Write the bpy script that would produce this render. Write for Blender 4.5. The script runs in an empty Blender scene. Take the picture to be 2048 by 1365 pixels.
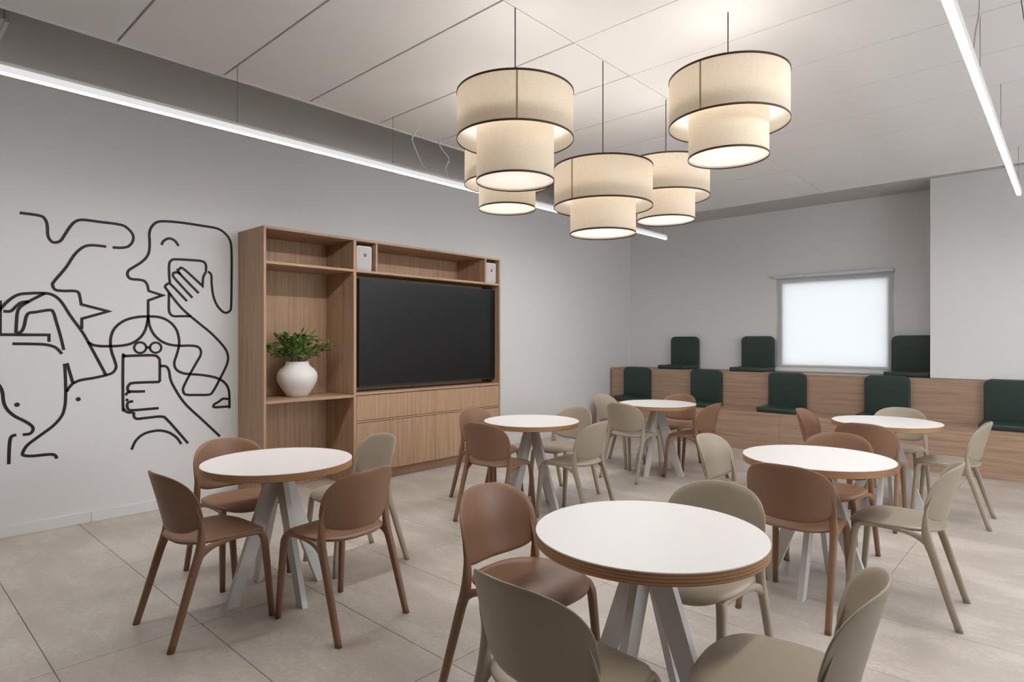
import bpy, bmesh, math, random
from mathutils import Vector, Matrix
random.seed(7)
PI = math.pi
scene = bpy.context.scene
COL = scene.collection

# ------------------------------------------------------------------ camera
cam_data = bpy.data.cameras.new('camera')
cam_data.sensor_width = 36.0
cam_data.lens = 21.375
cam_data.clip_start = 0.05
cam = bpy.data.objects.new('camera', cam_data)
COL.objects.link(cam)
cam.location = (0.0, 0.0, 1.42)
cam.rotation_euler = (math.radians(90), 0, math.radians(42.7))
scene.camera = cam

# ------------------------------------------------------------------ world: an even overcast sky outside the windows
world = bpy.data.worlds.new('overcast_sky')
scene.world = world
world.use_nodes = True
_bg = world.node_tree.nodes['Background']
_bg.inputs[0].default_value = (0.93, 0.965, 1.0, 1)
_bg.inputs[1].default_value = 5.4

# ------------------------------------------------------------------ light levels
LED_STRENGTH = 104.0
LED_COLOR = (1.0, 0.985, 0.97)
PENDANT_POWER = 3.8
PENDANT_COLOR = (1.0, 0.95, 0.89)

scene.view_settings.view_transform = 'Standard'
scene.view_settings.look = 'None'
scene.view_settings.gamma = 1.0
scene.view_settings.use_curve_mapping = False
scene.view_settings.exposure = 0.36
scene.cycles.max_bounces = 6
scene.cycles.diffuse_bounces = 4
scene.cycles.glossy_bounces = 3
scene.cycles.transmission_bounces = 4
scene.cycles.transparent_max_bounces = 6
scene.cycles.adaptive_threshold = 0.03
scene.cycles.sample_clamp_indirect = 6.0
scene.cycles.use_light_tree = False
scene.cycles.caustics_reflective = False
scene.cycles.caustics_refractive = False

# ================================================================== helpers
def srgb(r, g, b):
    f = lambda c: (c / 255 / 12.92) if c / 255 <= 0.04045 else ((c / 255 + 0.055) / 1.055) ** 2.4
    return (f(r), f(g), f(b), 1.0)

def new_mat(name):
    m = bpy.data.materials.new(name)
    m.use_nodes = True
    nt = m.node_tree
    b = nt.nodes['Principled BSDF']
    return m, nt, b

def N(nt, typ, **kw):
    n = nt.nodes.new(typ)
    for k, v in kw.items():
        setattr(n, k, v)
    return n

def coords(nt, scale=(1, 1, 1), kind='position', rot=(0, 0, 0)):
    mp = N(nt, 'ShaderNodeMapping')
    mp.inputs['Scale'].default_value = scale
    mp.inputs['Rotation'].default_value = rot
    if kind == 'position':
        g = N(nt, 'ShaderNodeNewGeometry')
        nt.links.new(g.outputs['Position'], mp.inputs[0])
    else:
        g = N(nt, 'ShaderNodeTexCoord')
        nt.links.new(g.outputs[kind], mp.inputs[0])
    return mp.outputs[0]

def noise(nt, vec, scale, detail=4, rough=0.55):
    n = N(nt, 'ShaderNodeTexNoise')
    n.inputs['Scale'].default_value = scale
    n.inputs['Detail'].default_value = detail
    n.inputs['Roughness'].default_value = rough
    nt.links.new(vec, n.inputs['Vector'])
    return n.outputs[0]

def ramp(nt, fac, stops):
    r = N(nt, 'ShaderNodeValToRGB')
    el = r.color_ramp.elements
    el[0].position, el[0].color = stops[0]
    el[1].position, el[1].color = stops[-1]
    for p, c in stops[1:-1]:
        e = el.new(p)
        e.color = c
    nt.links.new(fac, r.inputs[0])
    return r.outputs[0]

def bump(nt, bsdf, height, strength=0.1, dist=0.002):
    b = N(nt, 'ShaderNodeBump')
    b.inputs['Strength'].default_value = strength
    b.inputs['Distance'].default_value = dist
    nt.links.new(height, b.inputs['Height'])
    nt.links.new(b.outputs[0], bsdf.inputs['Normal'])

def plain(name, col, rough=0.5, metallic=0.0, spec=0.5, grain=0.0, gscale=300):
    m, nt, b = new_mat(name)
    b.inputs['Roughness'].default_value = rough
    b.inputs['Metallic'].default_value = metallic
    b.inputs['Specular IOR Level'].default_value = spec
    if not grain:
        b.inputs['Base Color'].default_value = col
        return m
    n = noise(nt, coords(nt), gscale, 2)
    lo = tuple(c * 0.96 for c in col[:3]) + (1,)
    hi = tuple(min(1, c * 1.04) for c in col[:3]) + (1,)
    nt.links.new(ramp(nt, n, [(0.3, lo), (0.7, hi)]), b.inputs['Base Color'])
    if grain:
        bump(nt, b, n, grain, 0.001)
    return m

def wood(name, c0, c1, c2, axis, rough=0.5):
    """oak veneer; axis = direction of the grain"""
    m, nt, b = new_mat(name)
    sc = [26, 26, 26]
    sc['xyz'.index(axis)] = 0.9
    v = coords(nt, tuple(sc))
    n1 = noise(nt, v, 1.4, 6, 0.62)
    sc2 = [150, 150, 150]
    sc2['xyz'.index(axis)] = 5
    n2 = noise(nt, coords(nt, tuple(sc2)), 1.0, 3, 0.6)
    mx = N(nt, 'ShaderNodeMath', operation='MULTIPLY_ADD')
    nt.links.new(n2, mx.inputs[0])
    mx.inputs[1].default_value = 0.35
    nt.links.new(n1, mx.inputs[2])
    col = ramp(nt, mx.outputs[0], [(0.42, c0), (0.66, c1), (0.92, c2)])
    nt.links.new(col, b.inputs['Base Color'])
    b.inputs['Roughness'].default_value = rough
    b.inputs['Specular IOR Level'].default_value = 0.35
    bump(nt, b, n2, 0.12, 0.001)
    return m

# ------------------------------------------------------------------ materials
M = {}
M['wall'] = plain('wall_paint', srgb(226, 225, 226), 0.85, spec=0.2)
M['taupe'] = plain('taupe_paint', srgb(116, 114, 113), 0.8)
M['panel'] = plain('ceiling_panel_white', srgb(232, 231, 231), 0.9, spec=0.15)
M['white'] = plain('white_lacquer', srgb(228, 227, 226), 0.35)
M['steel'] = plain('white_powder_coat', srgb(214, 212, 210), 0.45)
M['black'] = plain('mural_black', srgb(20, 18, 18), 0.6)
M['brown'] = plain('brown_polypropylene', srgb(134, 101, 78), 0.42, spec=0.4)
M['beige'] = plain('beige_polypropylene', srgb(162, 150, 132), 0.42, spec=0.4)
M['laminate'] = plain('white_laminate', srgb(226, 222, 220), 0.38)
M['green'] = plain('green_leather', srgb(40, 58, 52), 0.42, spec=0.5, grain=0.25, gscale=260)
M['trim'] = plain('dark_brown_binding', srgb(72, 47, 27), 0.7)
M['cord'] = plain('black_cord', srgb(45, 42, 40), 0.6)
M['wire'] = plain('steel_wire', srgb(150, 148, 146), 0.4, metallic=0.6)
M['flex'] = plain('white_flex', srgb(215, 212, 208), 0.5)
M['ceramic'] = plain('white_ceramic', srgb(226, 222, 219), 0.55, grain=0.12, gscale=60)
M['bezel'] = plain('tv_bezel', srgb(48, 48, 52), 0.35)
M['screen'] = plain('tv_screen', srgb(14, 14, 15), 0.32, spec=0.5)
M['grille'] = plain('speaker_grille', srgb(186, 184, 184), 0.6, grain=0.3, gscale=900)
M['logo'] = plain('speaker_badge', srgb(40, 36, 36), 0.4)
M['frame'] = plain('window_frame', srgb(205, 206, 208), 0.4)
M['grout'] = plain('grout', srgb(150, 141, 132), 0.9)
M['foot'] = plain('rubber_foot', srgb(60, 50, 44), 0.7)
M['stem'] = plain('plant_stem', srgb(84, 88, 50), 0.6)
M['oak_v'] = wood('oak_veneer_vertical', srgb(150, 120, 95), srgb(172, 141, 113), srgb(188, 158, 131), 'z')
M['oak_h'] = wood('oak_veneer_long', srgb(150, 120, 95), srgb(172, 141, 113), srgb(188, 158, 131), 'y')
M['oak_x'] = wood('oak_veneer_cross', srgb(156, 122, 98), srgb(180, 146, 118), srgb(196, 163, 137), 'x')
M['oak_bench'] = wood('oak_bench', srgb(144, 118, 99), srgb(167, 140, 119), srgb(182, 155, 134), 'x')

def floor_material():
    m, nt, b = new_mat('porcelain_floor')
    v = coords(nt)
    n1 = noise(nt, coords(nt, (0.8, 1.6, 1)), 2.2, 6, 0.6)
    n2 = noise(nt, v, 38, 5, 0.7)
    n3 = noise(nt, v, 160, 2, 0.6)
    a = N(nt, 'ShaderNodeMath', operation='MULTIPLY_ADD')
    nt.links.new(n2, a.inputs[0]); a.inputs[1].default_value = 0.55
    nt.links.new(n1, a.inputs[2])
    a2 = N(nt, 'ShaderNodeMath', operation='MULTIPLY_ADD')
    nt.links.new(n3, a2.inputs[0]); a2.inputs[1].default_value = 0.22
    nt.links.new(a.outputs[0], a2.inputs[2])
    col = ramp(nt, a2.outputs[0], [(0.55, srgb(166, 157, 148)), (0.88, srgb(184, 175, 166)), (1.2, srgb(198, 190, 181))])
    oi = N(nt, 'ShaderNodeObjectInfo')
    mr = N(nt, 'ShaderNodeMapRange')
    mr.inputs['To Min'].default_value = 0.96; mr.inputs['To Max'].default_value = 1.04
    nt.links.new(oi.outputs['Random'], mr.inputs[0])
    mul = N(nt, 'ShaderNodeVectorMath', operation='SCALE')
    nt.links.new(col, mul.inputs[0]); nt.links.new(mr.outputs[0], mul.inputs['Scale'])
    nt.links.new(mul.outputs[0], b.inputs['Base Color'])
    r = N(nt, 'ShaderNodeMapRange')
    r.inputs['To Min'].default_value = 0.26; r.inputs['To Max'].default_value = 0.42
    nt.links.new(n2, r.inputs[0]); nt.links.new(r.outputs[0], b.inputs['Roughness'])
    bump(nt, b, n2, 0.06, 0.001)
    return m
M['tile'] = floor_material()

def ply_material():
    m, nt, b = new_mat('plywood_edge')
    g = coords(nt, (1, 1, 1), 'Object')
    sep = N(nt, 'ShaderNodeSeparateXYZ'); nt.links.new(g, sep.inputs[0])
    nz = noise(nt, coords(nt, (9, 9, 260)), 1.0, 3)
    ad = N(nt, 'ShaderNodeMath', operation='MULTIPLY_ADD')
    nt.links.new(nz, ad.inputs[0]); ad.inputs[1].default_value = 0.004
    nt.links.new(sep.outputs[2], ad.inputs[2])
    mu = N(nt, 'ShaderNodeMath', operation='MULTIPLY'); nt.links.new(ad.outputs[0], mu.inputs[0]); mu.inputs[1].default_value = 2 * PI / 0.0105
    si = N(nt, 'ShaderNodeMath', operation='SINE'); nt.links.new(mu.outputs[0], si.inputs[0])
    mr = N(nt, 'ShaderNodeMapRange'); mr.inputs['From Min'].default_value = -1; nt.links.new(si.outputs[0], mr.inputs[0])
    col = ramp(nt, mr.outputs[0], [(0.05, srgb(134, 97, 66)), (0.35, srgb(166, 124, 86)), (1.0, srgb(178, 136, 97))])
    nt.links.new(col, b.inputs['Base Color'])
    b.inputs['Roughness'].default_value = 0.5
    return m
M['ply'] = ply_material()

def shade_material(name, col, trans, weave=True, tmix=0.5):
    """thin cloth: part reflects, part lets the lamp's light through"""
    m = bpy.data.materials.new(name); m.use_nodes = True
    nt = m.node_tree; nt.nodes.clear()
    out = N(nt, 'ShaderNodeOutputMaterial')
    d = N(nt, 'ShaderNodeBsdfDiffuse'); t = N(nt, 'ShaderNodeBsdfTranslucent')
    mx = N(nt, 'ShaderNodeMixShader'); mx.inputs[0].default_value = tmix
    if weave:
        v = coords(nt, (1, 1, 1), 'Object')
        n1 = noise(nt, coords(nt, (700, 700, 90), 'Object'), 1, 2)
        n2 = noise(nt, coords(nt, (90, 90, 700), 'Object'), 1, 2)
        s = N(nt, 'ShaderNodeMath', operation='ADD'); nt.links.new(n1, s.inputs[0]); nt.links.new(n2, s.inputs[1])
        lo = lambda c: tuple(x * 0.90 for x in c[:3]) + (1,)
        hi = lambda c: tuple(min(1, x * 1.06) for x in c[:3]) + (1,)
        nt.links.new(ramp(nt, s.outputs[0], [(0.75, lo(col)), (1.0, hi(col))]), d.inputs[0])
        nt.links.new(ramp(nt, s.outputs[0], [(0.75, lo(trans)), (1.0, hi(trans))]), t.inputs[0])
    else:
        d.inputs[0].default_value = col; t.inputs[0].default_value = trans
    if weave:                                   # the inside of the shade is lined in white
        d2 = N(nt, 'ShaderNodeBsdfDiffuse'); d2.inputs[0].default_value = srgb(240, 237, 232)
        md = N(nt, 'ShaderNodeMixShader'); g = N(nt, 'ShaderNodeNewGeometry')
        nt.links.new(g.outputs['Backfacing'], md.inputs[0])
        nt.links.new(d.outputs[0], md.inputs[1]); nt.links.new(d2.outputs[0], md.inputs[2])
        nt.links.new(md.outputs[0], mx.inputs[1])
    else:
        nt.links.new(d.outputs[0], mx.inputs[1])
    nt.links.new(t.outputs[0], mx.inputs[2])
    nt.links.new(mx.outputs[0], out.inputs[0])
    return m
M['seam'] = shade_material('linen_seam', srgb(206, 184, 148), srgb(190, 160, 115), False, 0.4)
M['linen'] = shade_material('linen_shade', srgb(222, 212, 196), srgb(196, 183, 164), True, 0.40)
M['opal'] = shade_material('opal_diffuser', srgb(240, 238, 235), srgb(246, 242, 238), False, 0.52)
M['blind'] = shade_material('blind_fabric', srgb(226, 226, 228), srgb(214, 215, 217), False, 0.42)

def emit_material(name, col, strength):
    m = bpy.data.materials.new(name); m.use_nodes = True
    nt = m.node_tree; nt.nodes.clear()
    out = N(nt, 'ShaderNodeOutputMaterial'); e = N(nt, 'ShaderNodeEmission')
    e.inputs[0].default_value = (*col, 1); e.inputs[1].default_value = strength
    nt.links.new(e.outputs[0], out.inputs[0])
    return m
M['led'] = emit_material('led_diffuser', LED_COLOR, LED_STRENGTH)
M['housing_glow'] = emit_material('led_housing_glow', LED_COLOR, 0.62)  # weak emission imitating the lamp's glow on its white housing

def concrete_material():
    m, nt, b = new_mat('rough_concrete')
    v = coords(nt)
    n = noise(nt, v, 14, 8, 0.75)
    n2 = noise(nt, v, 70, 4, 0.7)
    nt.links.new(ramp(nt, n2, [(0.35, srgb(196, 192, 188)), (0.65, srgb(232, 229, 226))]), b.inputs['Base Color'])
    b.inputs['Roughness'].default_value = 0.95
    bump(nt, b, n, 1.0, 0.03)
    return m
M['concrete'] = concrete_material()

def leaf_material():
    m, nt, b = new_mat('leaf_green')
    oi = N(nt, 'ShaderNodeObjectInfo')
    nt.links.new(ramp(nt, oi.outputs['Random'], [(0.0, srgb(48, 84, 30)), (0.6, srgb(82, 126, 44)), (1.0, srgb(138, 176, 72))]), b.inputs['Base Color'])
    b.inputs['Roughness'].default_value = 0.4
    return m
M['leaf'] = leaf_material()

def glass_material():
    """thin clear pane: lets daylight straight through, mirrors a little"""
    m = bpy.data.materials.new('window_glass'); m.use_nodes = True
    nt = m.node_tree; nt.nodes.clear()
    out = N(nt, 'ShaderNodeOutputMaterial'); t = N(nt, 'ShaderNodeBsdfTransparent'); g = N(nt, 'ShaderNodeBsdfGlossy')
    t.inputs[0].default_value = (0.95, 0.97, 0.97, 1); g.inputs['Roughness'].default_value = 0.02
    fr = N(nt, 'ShaderNodeFresnel'); fr.inputs[0].default_value = 1.45
    mx = N(nt, 'ShaderNodeMixShader')
    nt.links.new(fr.outputs[0], mx.inputs[0]); nt.links.new(t.outputs[0], mx.inputs[1]); nt.links.new(g.outputs[0], mx.inputs[2])
    nt.links.new(mx.outputs[0], out.inputs[0])
    return m
M['glass'] = glass_material()

# ------------------------------------------------------------------ object helpers
def link_mesh(name, me, mat=None, parent=None, smooth=False):
    if mat is not None and not me.materials:
        me.materials.append(M[mat] if isinstance(mat, str) else mat)
    if smooth:
        for p in me.polygons:
            p.use_smooth = True
    o = bpy.data.objects.new(name, me)
    COL.objects.link(o)
    if parent is not None:
        o.parent = parent
    return o

def mesh(name, verts, faces, mat=None, parent=None, smooth=False, fix=True):
    me = bpy.data.meshes.new(name)
    me.from_pydata([tuple(v) for v in verts], [], faces)
    if fix:
        bm = bmesh.new(); bm.from_mesh(me)
        bmesh.ops.recalc_face_normals(bm, faces=bm.faces)
        bm.to_mesh(me); bm.free()
    me.update()
    return link_mesh(name, me, mat, parent, smooth)

def box(name, lo, hi, mat=None, parent=None, bevel=0.0, seg=2):
    x0, y0, z0 = lo; x1, y1, z1 = hi
    bm = bmesh.new()
    v = [bm.verts.new(p) for p in ((x0,y0,z0),(x1,y0,z0),(x1,y1,z0),(x0,y1,z0),(x0,y0,z1),(x1,y0,z1),(x1,y1,z1),(x0,y1,z1))]
    for f in ((3,2,1,0),(4,5,6,7),(0,1,5,4),(1,2,6,5),(2,3,7,6),(3,0,4,7)):
        bm.faces.new([v[i] for i in f])
    if bevel > 0:
        bmesh.ops.bevel(bm, geom=list(bm.edges), offset=bevel, segments=seg, affect='EDGES', profile=0.5)
    me = bpy.data.meshes.new(name); bm.to_mesh(me); bm.free()
    return link_mesh(name, me, mat, parent, smooth=False)

def smooth_by_angle(o, ang=40):
    me = o.data
    for p in me.polygons: p.use_smooth = True
    bm = bmesh.new(); bm.from_mesh(me)
    for e in bm.edges:
        if len(e.link_faces) == 2 and e.calc_face_angle(0) > math.radians(ang):
            e.smooth = False
        elif len(e.link_faces) != 2:
            e.smooth = False
    bm.to_mesh(me); bm.free()
    return o

def empty(name, loc=(0, 0, 0), rz=0.0):
    o = bpy.data.objects.new(name, None)
    COL.objects.link(o)
    o.location = loc; o.rotation_euler = (0, 0, rz)
    o.empty_display_size = 0.1
    return o

def tag(o, label, cat, group=None):
    o['label'] = label; o['category'] = cat
    if group: o['group'] = group
    return o

def structure(o, label=None):
    o['kind'] = 'structure'
    if label: o['label'] = label
    return o

def copy_tree(o, parent=None):
    c = o.copy(); COL.objects.link(c)
    if parent is not None:
        c.parent = parent
    for ch in o.children:
        copy_tree(ch, c)
    return c

def rings(name, rows, mat, parent=None, close=True, cap=(True, True), smooth=True):
    """skin a list of equal-length rings"""
    n = len(rows[0]); V = [p for r in rows for p in r]; F = []
    for i in range(len(rows) - 1):
        for j in range(n if close else n - 1):
            k = (j + 1) % n
            F.append((i*n + j, i*n + k, (i+1)*n + k, (i+1)*n + j))
    if cap[0]: F.append(tuple(range(n))[::-1])
    if cap[1]: F.append(tuple((len(rows)-1)*n + j for j in range(n)))
    return mesh(name, V, F, mat, parent, smooth)

def lathe(name, prof, seg, mat, parent=None, center=(0, 0, 0), smooth=True):
    """prof: list of (r, z)"""
    V, F = [], []
    for r, z in prof:
        for j in range(seg):
            a = 2*PI*j/seg
            V.append((center[0] + r*math.cos(a), center[1] + r*math.sin(a), center[2] + z))
    for i in range(len(prof)-1):
        for j in range(seg):
            k = (j+1) % seg
            F.append((i*seg+j, i*seg+k, (i+1)*seg+k, (i+1)*seg+j))
    if prof[0][0] > 1e-6: F.append(tuple(range(seg))[::-1])
    if prof[-1][0] > 1e-6: F.append(tuple((len(prof)-1)*seg + j for j in range(seg)))
    bm_o = mesh(name, V, F, mat, parent, smooth)
    return bm_o

def tube(name, pts, rad, mat, parent=None, seg=8):
    pts = [Vector(p) for p in pts]
    rows = []
    up = Vector((0, 0, 1))
    for i, p in enumerate(pts):
        t = (pts[min(i+1, len(pts)-1)] - pts[max(i-1, 0)]).normalized()
        a = t.cross(up)
        if a.length < 1e-3: a = t.cross(Vector((0, 1, 0)))
        a.normalize(); b = a.cross(t).normalized()
        r = rad[i] if isinstance(rad, (list, tuple)) else rad
        rows.append([p + a*(r*math.cos(2*PI*j/seg)) + b*(r*math.sin(2*PI*j/seg)) for j in range(seg)])
    return rings(name, rows, mat, parent)

def catmull(pts, n=6):
    """smooth curve through control points; a third entry marks a sharp corner"""
    runs, cur = [], []
    for p in pts:
        cur.append((p[0], p[1]))
        if len(p) > 2:
            runs.append(cur); cur = [(p[0], p[1])]
    runs.append(cur)
    out = []
    for run in runs:
        if len(run) == 1: continue
        R = [Vector(p) for p in run]
        for i in range(len(R)-1):
            p1, p2 = R[i], R[i+1]
            p0 = R[i-1] if i > 0 else p1*2 - p2
            p3 = R[i+2] if i+2 < len(R) else p2*2 - p1
            for s in range(n):
                t = s/n
                q = 0.5*((2*p1) + (p2-p0)*t + (2*p0-5*p1+4*p2-p3)*t*t + (3*p1-p0-3*p2+p3)*t**3)
                out.append(q)
        out.append(R[-1])
    clean = [out[0]]
    for q in out[1:]:
        if (q - clean[-1]).length > 1e-4: clean.append(q)
    return clean

# ================================================================== the room
XW, XE = -5.685, 3.0          # left wall face, right wall face
YF, YB = -2.6, 9.2            # wall behind the camera, back wall
ZS = 4.05                     # concrete slab
ZC = 3.15                     # hung ceiling panels

def wall_with_hole(name, plane, at, thick, u0, u1, z0, z1, hole, mat):
    """one connected wall slab with one rectangular opening; plane 'x' or 'y'"""
    hu0, hu1, hz0, hz1 = hole
    us = [u0, hu0, hu1, u1]; zs = [z0, hz0, hz1, z1]
    V, F = [], []
    P = (lambda d, u, z: (d, u, z)) if plane == 'x' else (lambda d, u, z: (u, d, z))
    for d in (at, at + thick):
        for z in zs:
            for u in us:
                V.append(P(d, u, z))
    I = lambda s, i, j: s*16 + j*4 + i
    for s in (0, 1):
        for j in range(3):
            for i in range(3):
                if i == 1 and j == 1: continue
                F.append((I(s,i,j), I(s,i+1,j), I(s,i+1,j+1), I(s,i,j+1)))
    ring = [(0,0),(1,0),(2,0),(3,0),(3,1),(3,2),(3,3),(2,3),(1,3),(0,3),(0,2),(0,1)]
    for a, b in zip(ring, ring[1:]+ring[:1]):
        F.append((I(0,*a), I(0,*b), I(1,*b), I(1,*a)))
    inner = [(1,1),(2,1),(2,2),(1,2)]
    for a, b in zip(inner, inner[1:]+inner[:1]):
        F.append((I(0,*a), I(0,*b), I(1,*b), I(1,*a)))
    return mesh(name, V, F, mat)

structure(box('wall_left', (XW-0.2, YF, -0.05), (XW, YB+0.2, ZS), 'wall'), 'white painted long wall carrying the mural and the cabinet')
WIN = (-3.135, -1.765, 1.05, 2.27)
structure(wall_with_hole('wall_back', 'y', YB, 0.2, XW, XE, -0.05, ZS, WIN, 'wall'), 'white back wall behind the tiered bench')
structure(box('wall_back_right', (-1.236, 8.60, 0.985), (XE, YB, 3.33), 'wall'), 'projecting white wall standing on the right of the tiered bench')
WIN2 = (2.6, 6.9, 0.95, 2.55)
structure(wall_with_hole('wall_right', 'x', XE, 0.2, YF, YB+0.2, -0.05, ZS, WIN2, 'taupe'))
structure(box('wall_front', (XW, YF-0.2, -0.05), (XE, YF, ZS), 'taupe'))

# floor: grout bed and large format tiles
floor = structure(box('floor', (XW, YF, -0.06), (XE, YB, -0.006), 'grout'), 'floor of large beige grey porcelain tiles')
TX, TY, GAP = 1.2, 0.6, 0.003
xs = [-5.615 - 1.2 + TX*k for k in range(10)]
ys = [0.585 + TY*k for k in range(-6, 16)]
tile_cache = {}
for x in xs:
    for y in ys:
        x0, x1 = max(x, XW) + GAP/2, min(x+TX, XE) - GAP/2
        y0, y1 = max(y, YF) + GAP/2, min(y+TY, 8.0) - GAP/2
        if x1 - x0 < 0.01 or y1 - y0 < 0.01: continue
        key = (round(x1-x0, 4), round(y1-y0, 4))
        if key not in tile_cache:
            w, d = key
            o = box('floor_tile', (0, 0, -0.012), (w, d, 0), 'tile', floor, bevel=0.0012, seg=1)
            tile_cache[key] = o.data
        else:
            o = link_mesh('floor_tile', tile_cache[key], None, floor)
        o.location = (x0, y0, 0)

# ceiling: concrete slab, deep beam over the bench, hung white panels
ceil = structure(box('ceiling', (XW, YF, ZS), (XE, YB, ZS+0.15), 'concrete'), 'hung ceiling of white rectangular panels below the concrete slab')
box('concrete_beam', (XW, 7.25, 3.33), (XE, YB, ZS), 'concrete', ceil)
px = [-4.06, -2.127, -0.194, 1.739, XE-0.03]
pys = [0.435 - 0.6*5 + 0.6*k for k in range(18)]
panel_cache = {}
for i in range(4):
    for j in range(17):
        g = 0.012 if i == 0 else 0.0045
        gx = 0.004
        x0, x1 = px[i] + (0 if i == 0 else gx/2), px[i+1] - gx/2
        y0, y1 = pys[j] + g/2, pys[j+1] - g/2
        key = (i, round(x1-x0, 4), round(y1-y0, 4))
        if key not in panel_cache:
            o = box('ceiling_panel', (0, 0, 0), (x1-x0, y1-y0, 0.03), 'panel', ceil, bevel=0.001, seg=1)
            panel_cache[key] = o.data
        else:
            o = link_mesh('ceiling_panel', panel_cache[key], None, ceil)
        o.location = (x0, y0, ZC)
box('edge_trim', (-4.078, pys[0], ZC-0.006), (-4.0605, pys[-1], ZC+0.034), 'white', ceil)
box('edge_trim', (-4.078, pys[-1]+0.0005, ZC-0.006), (px[-1], pys[-1]+0.018, ZC+0.034), 'white', ceil)
# suspension rails closing the gaps from above
for j in range(1, 17):
    box('panel_rail', (-4.02, pys[j]-0.02, ZC+0.0305), (-2.14, pys[j]+0.02, ZC+0.05), 'black', ceil)

# baseboard in two lengths with a joint
bb = structure(box('baseboard_left', (XW, YF, 0.0), (XW+0.014, 1.268, 0.078), 'white'), 'low white skirting along the mural wall')
bb2 = box('baseboard_length', (XW, 1.271, 0.0), (XW+0.014, 2.415, 0.078), 'white', bb)
bb3 = box('baseboard_length', (XW, 5.395, 0.0), (XW+0.014, 7.9, 0.078), 'white', bb)

# ------------------------------------------------------------------ back window with sill and glass
win = structure(empty('window_1', (0, 0, 0)), 'small square window in the back wall behind a lowered blind')
def frame_rect(name, y0, y1, x0, x1, z0, z1, w, mat, parent):
    V, F = [], []
    for y in (y0, y1):
        for (a, b, c, d) in ((x0, x1, z0, z1), (x0+w, x1-w, z0+w, z1-w)):
            V += [(a, y, c), (b, y, c), (b, y, d), (a, y, d)]
    for k in range(4):
        n = (k+1) % 4
        F += [(k, n, 4+n, 4+k), (8+k, 8+n, 12+n, 12+k), (k, n, 8+n, 8+k), (4+k, 4+n, 12+n, 12+k)]
    return mesh(name, V, F, mat, parent)
frame_rect('window_frame', 9.215, 9.265, WIN[0]-0.001, WIN[1]+0.001, WIN[2]-0.001, WIN[3]+0.001, 0.028, 'frame', win)
box('window_pane', (WIN[0]+0.026, 9.235, WIN[2]+0.026), (WIN[1]-0.026, 9.243, WIN[3]-0.026), 'glass', win)
box('window_sill', (-3.20, 9.12, 0.985), (-1.72, 9.2, 1.012), 'white', win, bevel=0.003)
win2 = structure(empty('window_2', (0, 0, 0)), 'wide window in the right wall')
def frame_x(name, x0, x1, y0, y1, z0, z1, w, mat, parent):
    V, F = [], []
    for x in (x0, x1):
        for (a, b, c, d) in ((y0, y1, z0, z1), (y0+w, y1-w, z0+w, z1-w)):
            V += [(x, a, c), (x, b, c), (x, b, d), (x, a, d)]
    for k in range(4):
        n = (k+1) % 4
        F += [(k, n, 4+n, 4+k), (8+k, 8+n, 12+n, 12+k), (k, n, 8+n, 8+k), (4+k, 4+n, 12+n, 12+k)]
    return mesh(name, V, F, mat, parent)
frame_x('window_frame', 3.08, 3.14, WIN2[0], WIN2[1], WIN2[2], WIN2[3], 0.05, 'frame', win2)

# ------------------------------------------------------------------ roller blind
bl = tag(empty('roller_blind', (-2.453, 9.17, 1.02)), 'white translucent roller blind lowered over the bright back window', 'blind')
def rel(o, root):
    """keep world-space mesh coordinates under a moved root"""
    o.data.transform(Matrix.Translation(-Vector(root.location)))
    return o
rel(box('cassette', (-3.205, 9.10, 2.325), (-1.703, 9.198, 2.368), 'frame', bl, bevel=0.006), bl)
V, F = [], []
nb = 16
for i in range(nb+1):
    for j in range(nb+1):
        u, v = i/nb, j/nb
        side = 0.010*math.sin(v*PI*2.2)*(1 if u > 0.5 else -1)*abs(2*u-1)**3
        V.append((-3.185 + 1.462*u + side, 9.186 + 0.003*math.sin(u*7+v*3), 1.075 + (2.345-1.075)*v))
for i in range(nb):
    for j in range(nb):
        a = i*(nb+1)+j
        F.append((a, a+nb+1, a+nb+2, a+1))
rel(mesh('blind_fabric', V, F, 'blind', bl, True), bl)
rel(box('bottom_rail', (-3.18, 9.174, 1.052), (-1.728, 9.196, 1.078), 'frame', bl, bevel=0.004), bl)
rel(tube('pull_chain', [(-1.708, 9.15, 2.33), (-1.709, 9.148, 2.1), (-1.707, 9.148, 1.8), (-1.708, 9.15, 1.54)], 0.003, 'frame', bl, 6), bl)

# ------------------------------------------------------------------ ventilation duct high on the left
du = tag(empty('ventilation_duct', (-5.2, -0.5, 3.47)), 'pale box duct hanging high against the left wall', 'duct')
rel(box('duct_body', (-5.45, YF+0.02, 3.47), (-5.0, 0.655, 3.85), 'white', du), du)
rel(box('duct_flange', (-5.47, 0.655, 3.45), (-4.98, 0.675, 3.87), 'steel', du), du)

# ================================================================== media cabinet
CX, CB = -5.165, XW + 0.001      # front face, back
Y0, Y1, YD0, YD1, CH = 2.418, 5.388, 3.316, 3.348, 2.427
cab = tag(empty('media_cabinet', (-5.42, 3.9, 0)), 'oak veneer wall cabinet with open shelf bay, screen recess, drawers and doors', 'cabinet')
def cbx(name, lo, hi, mat='oak_v', bevel=0.0008, parent=None):
    o = box(name, lo, hi, mat, cab if parent is None else parent, bevel, 1)
    o.data.transform(Matrix.Translation(-Vector(cab.location)))
    return o
T = 0.022
cbx('side_panel', (CB, Y0, 0), (CX, Y0+T, CH-0.0225))
cbx('side_panel', (CB, Y1-T, 0), (CX, Y1, CH-0.0225))
cbx('top_panel', (CB, Y0, CH-T), (CX, Y1, CH), 'oak_h')
cbx('divider', (CB+0.02, YD0, 0), (CX, YD1, CH-T-0.0005))
cbx('back_panel', (CB, Y0+T+0.0005, 0.002), (CB+0.018, YD0-0.0005, CH-T-0.0005))
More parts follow.
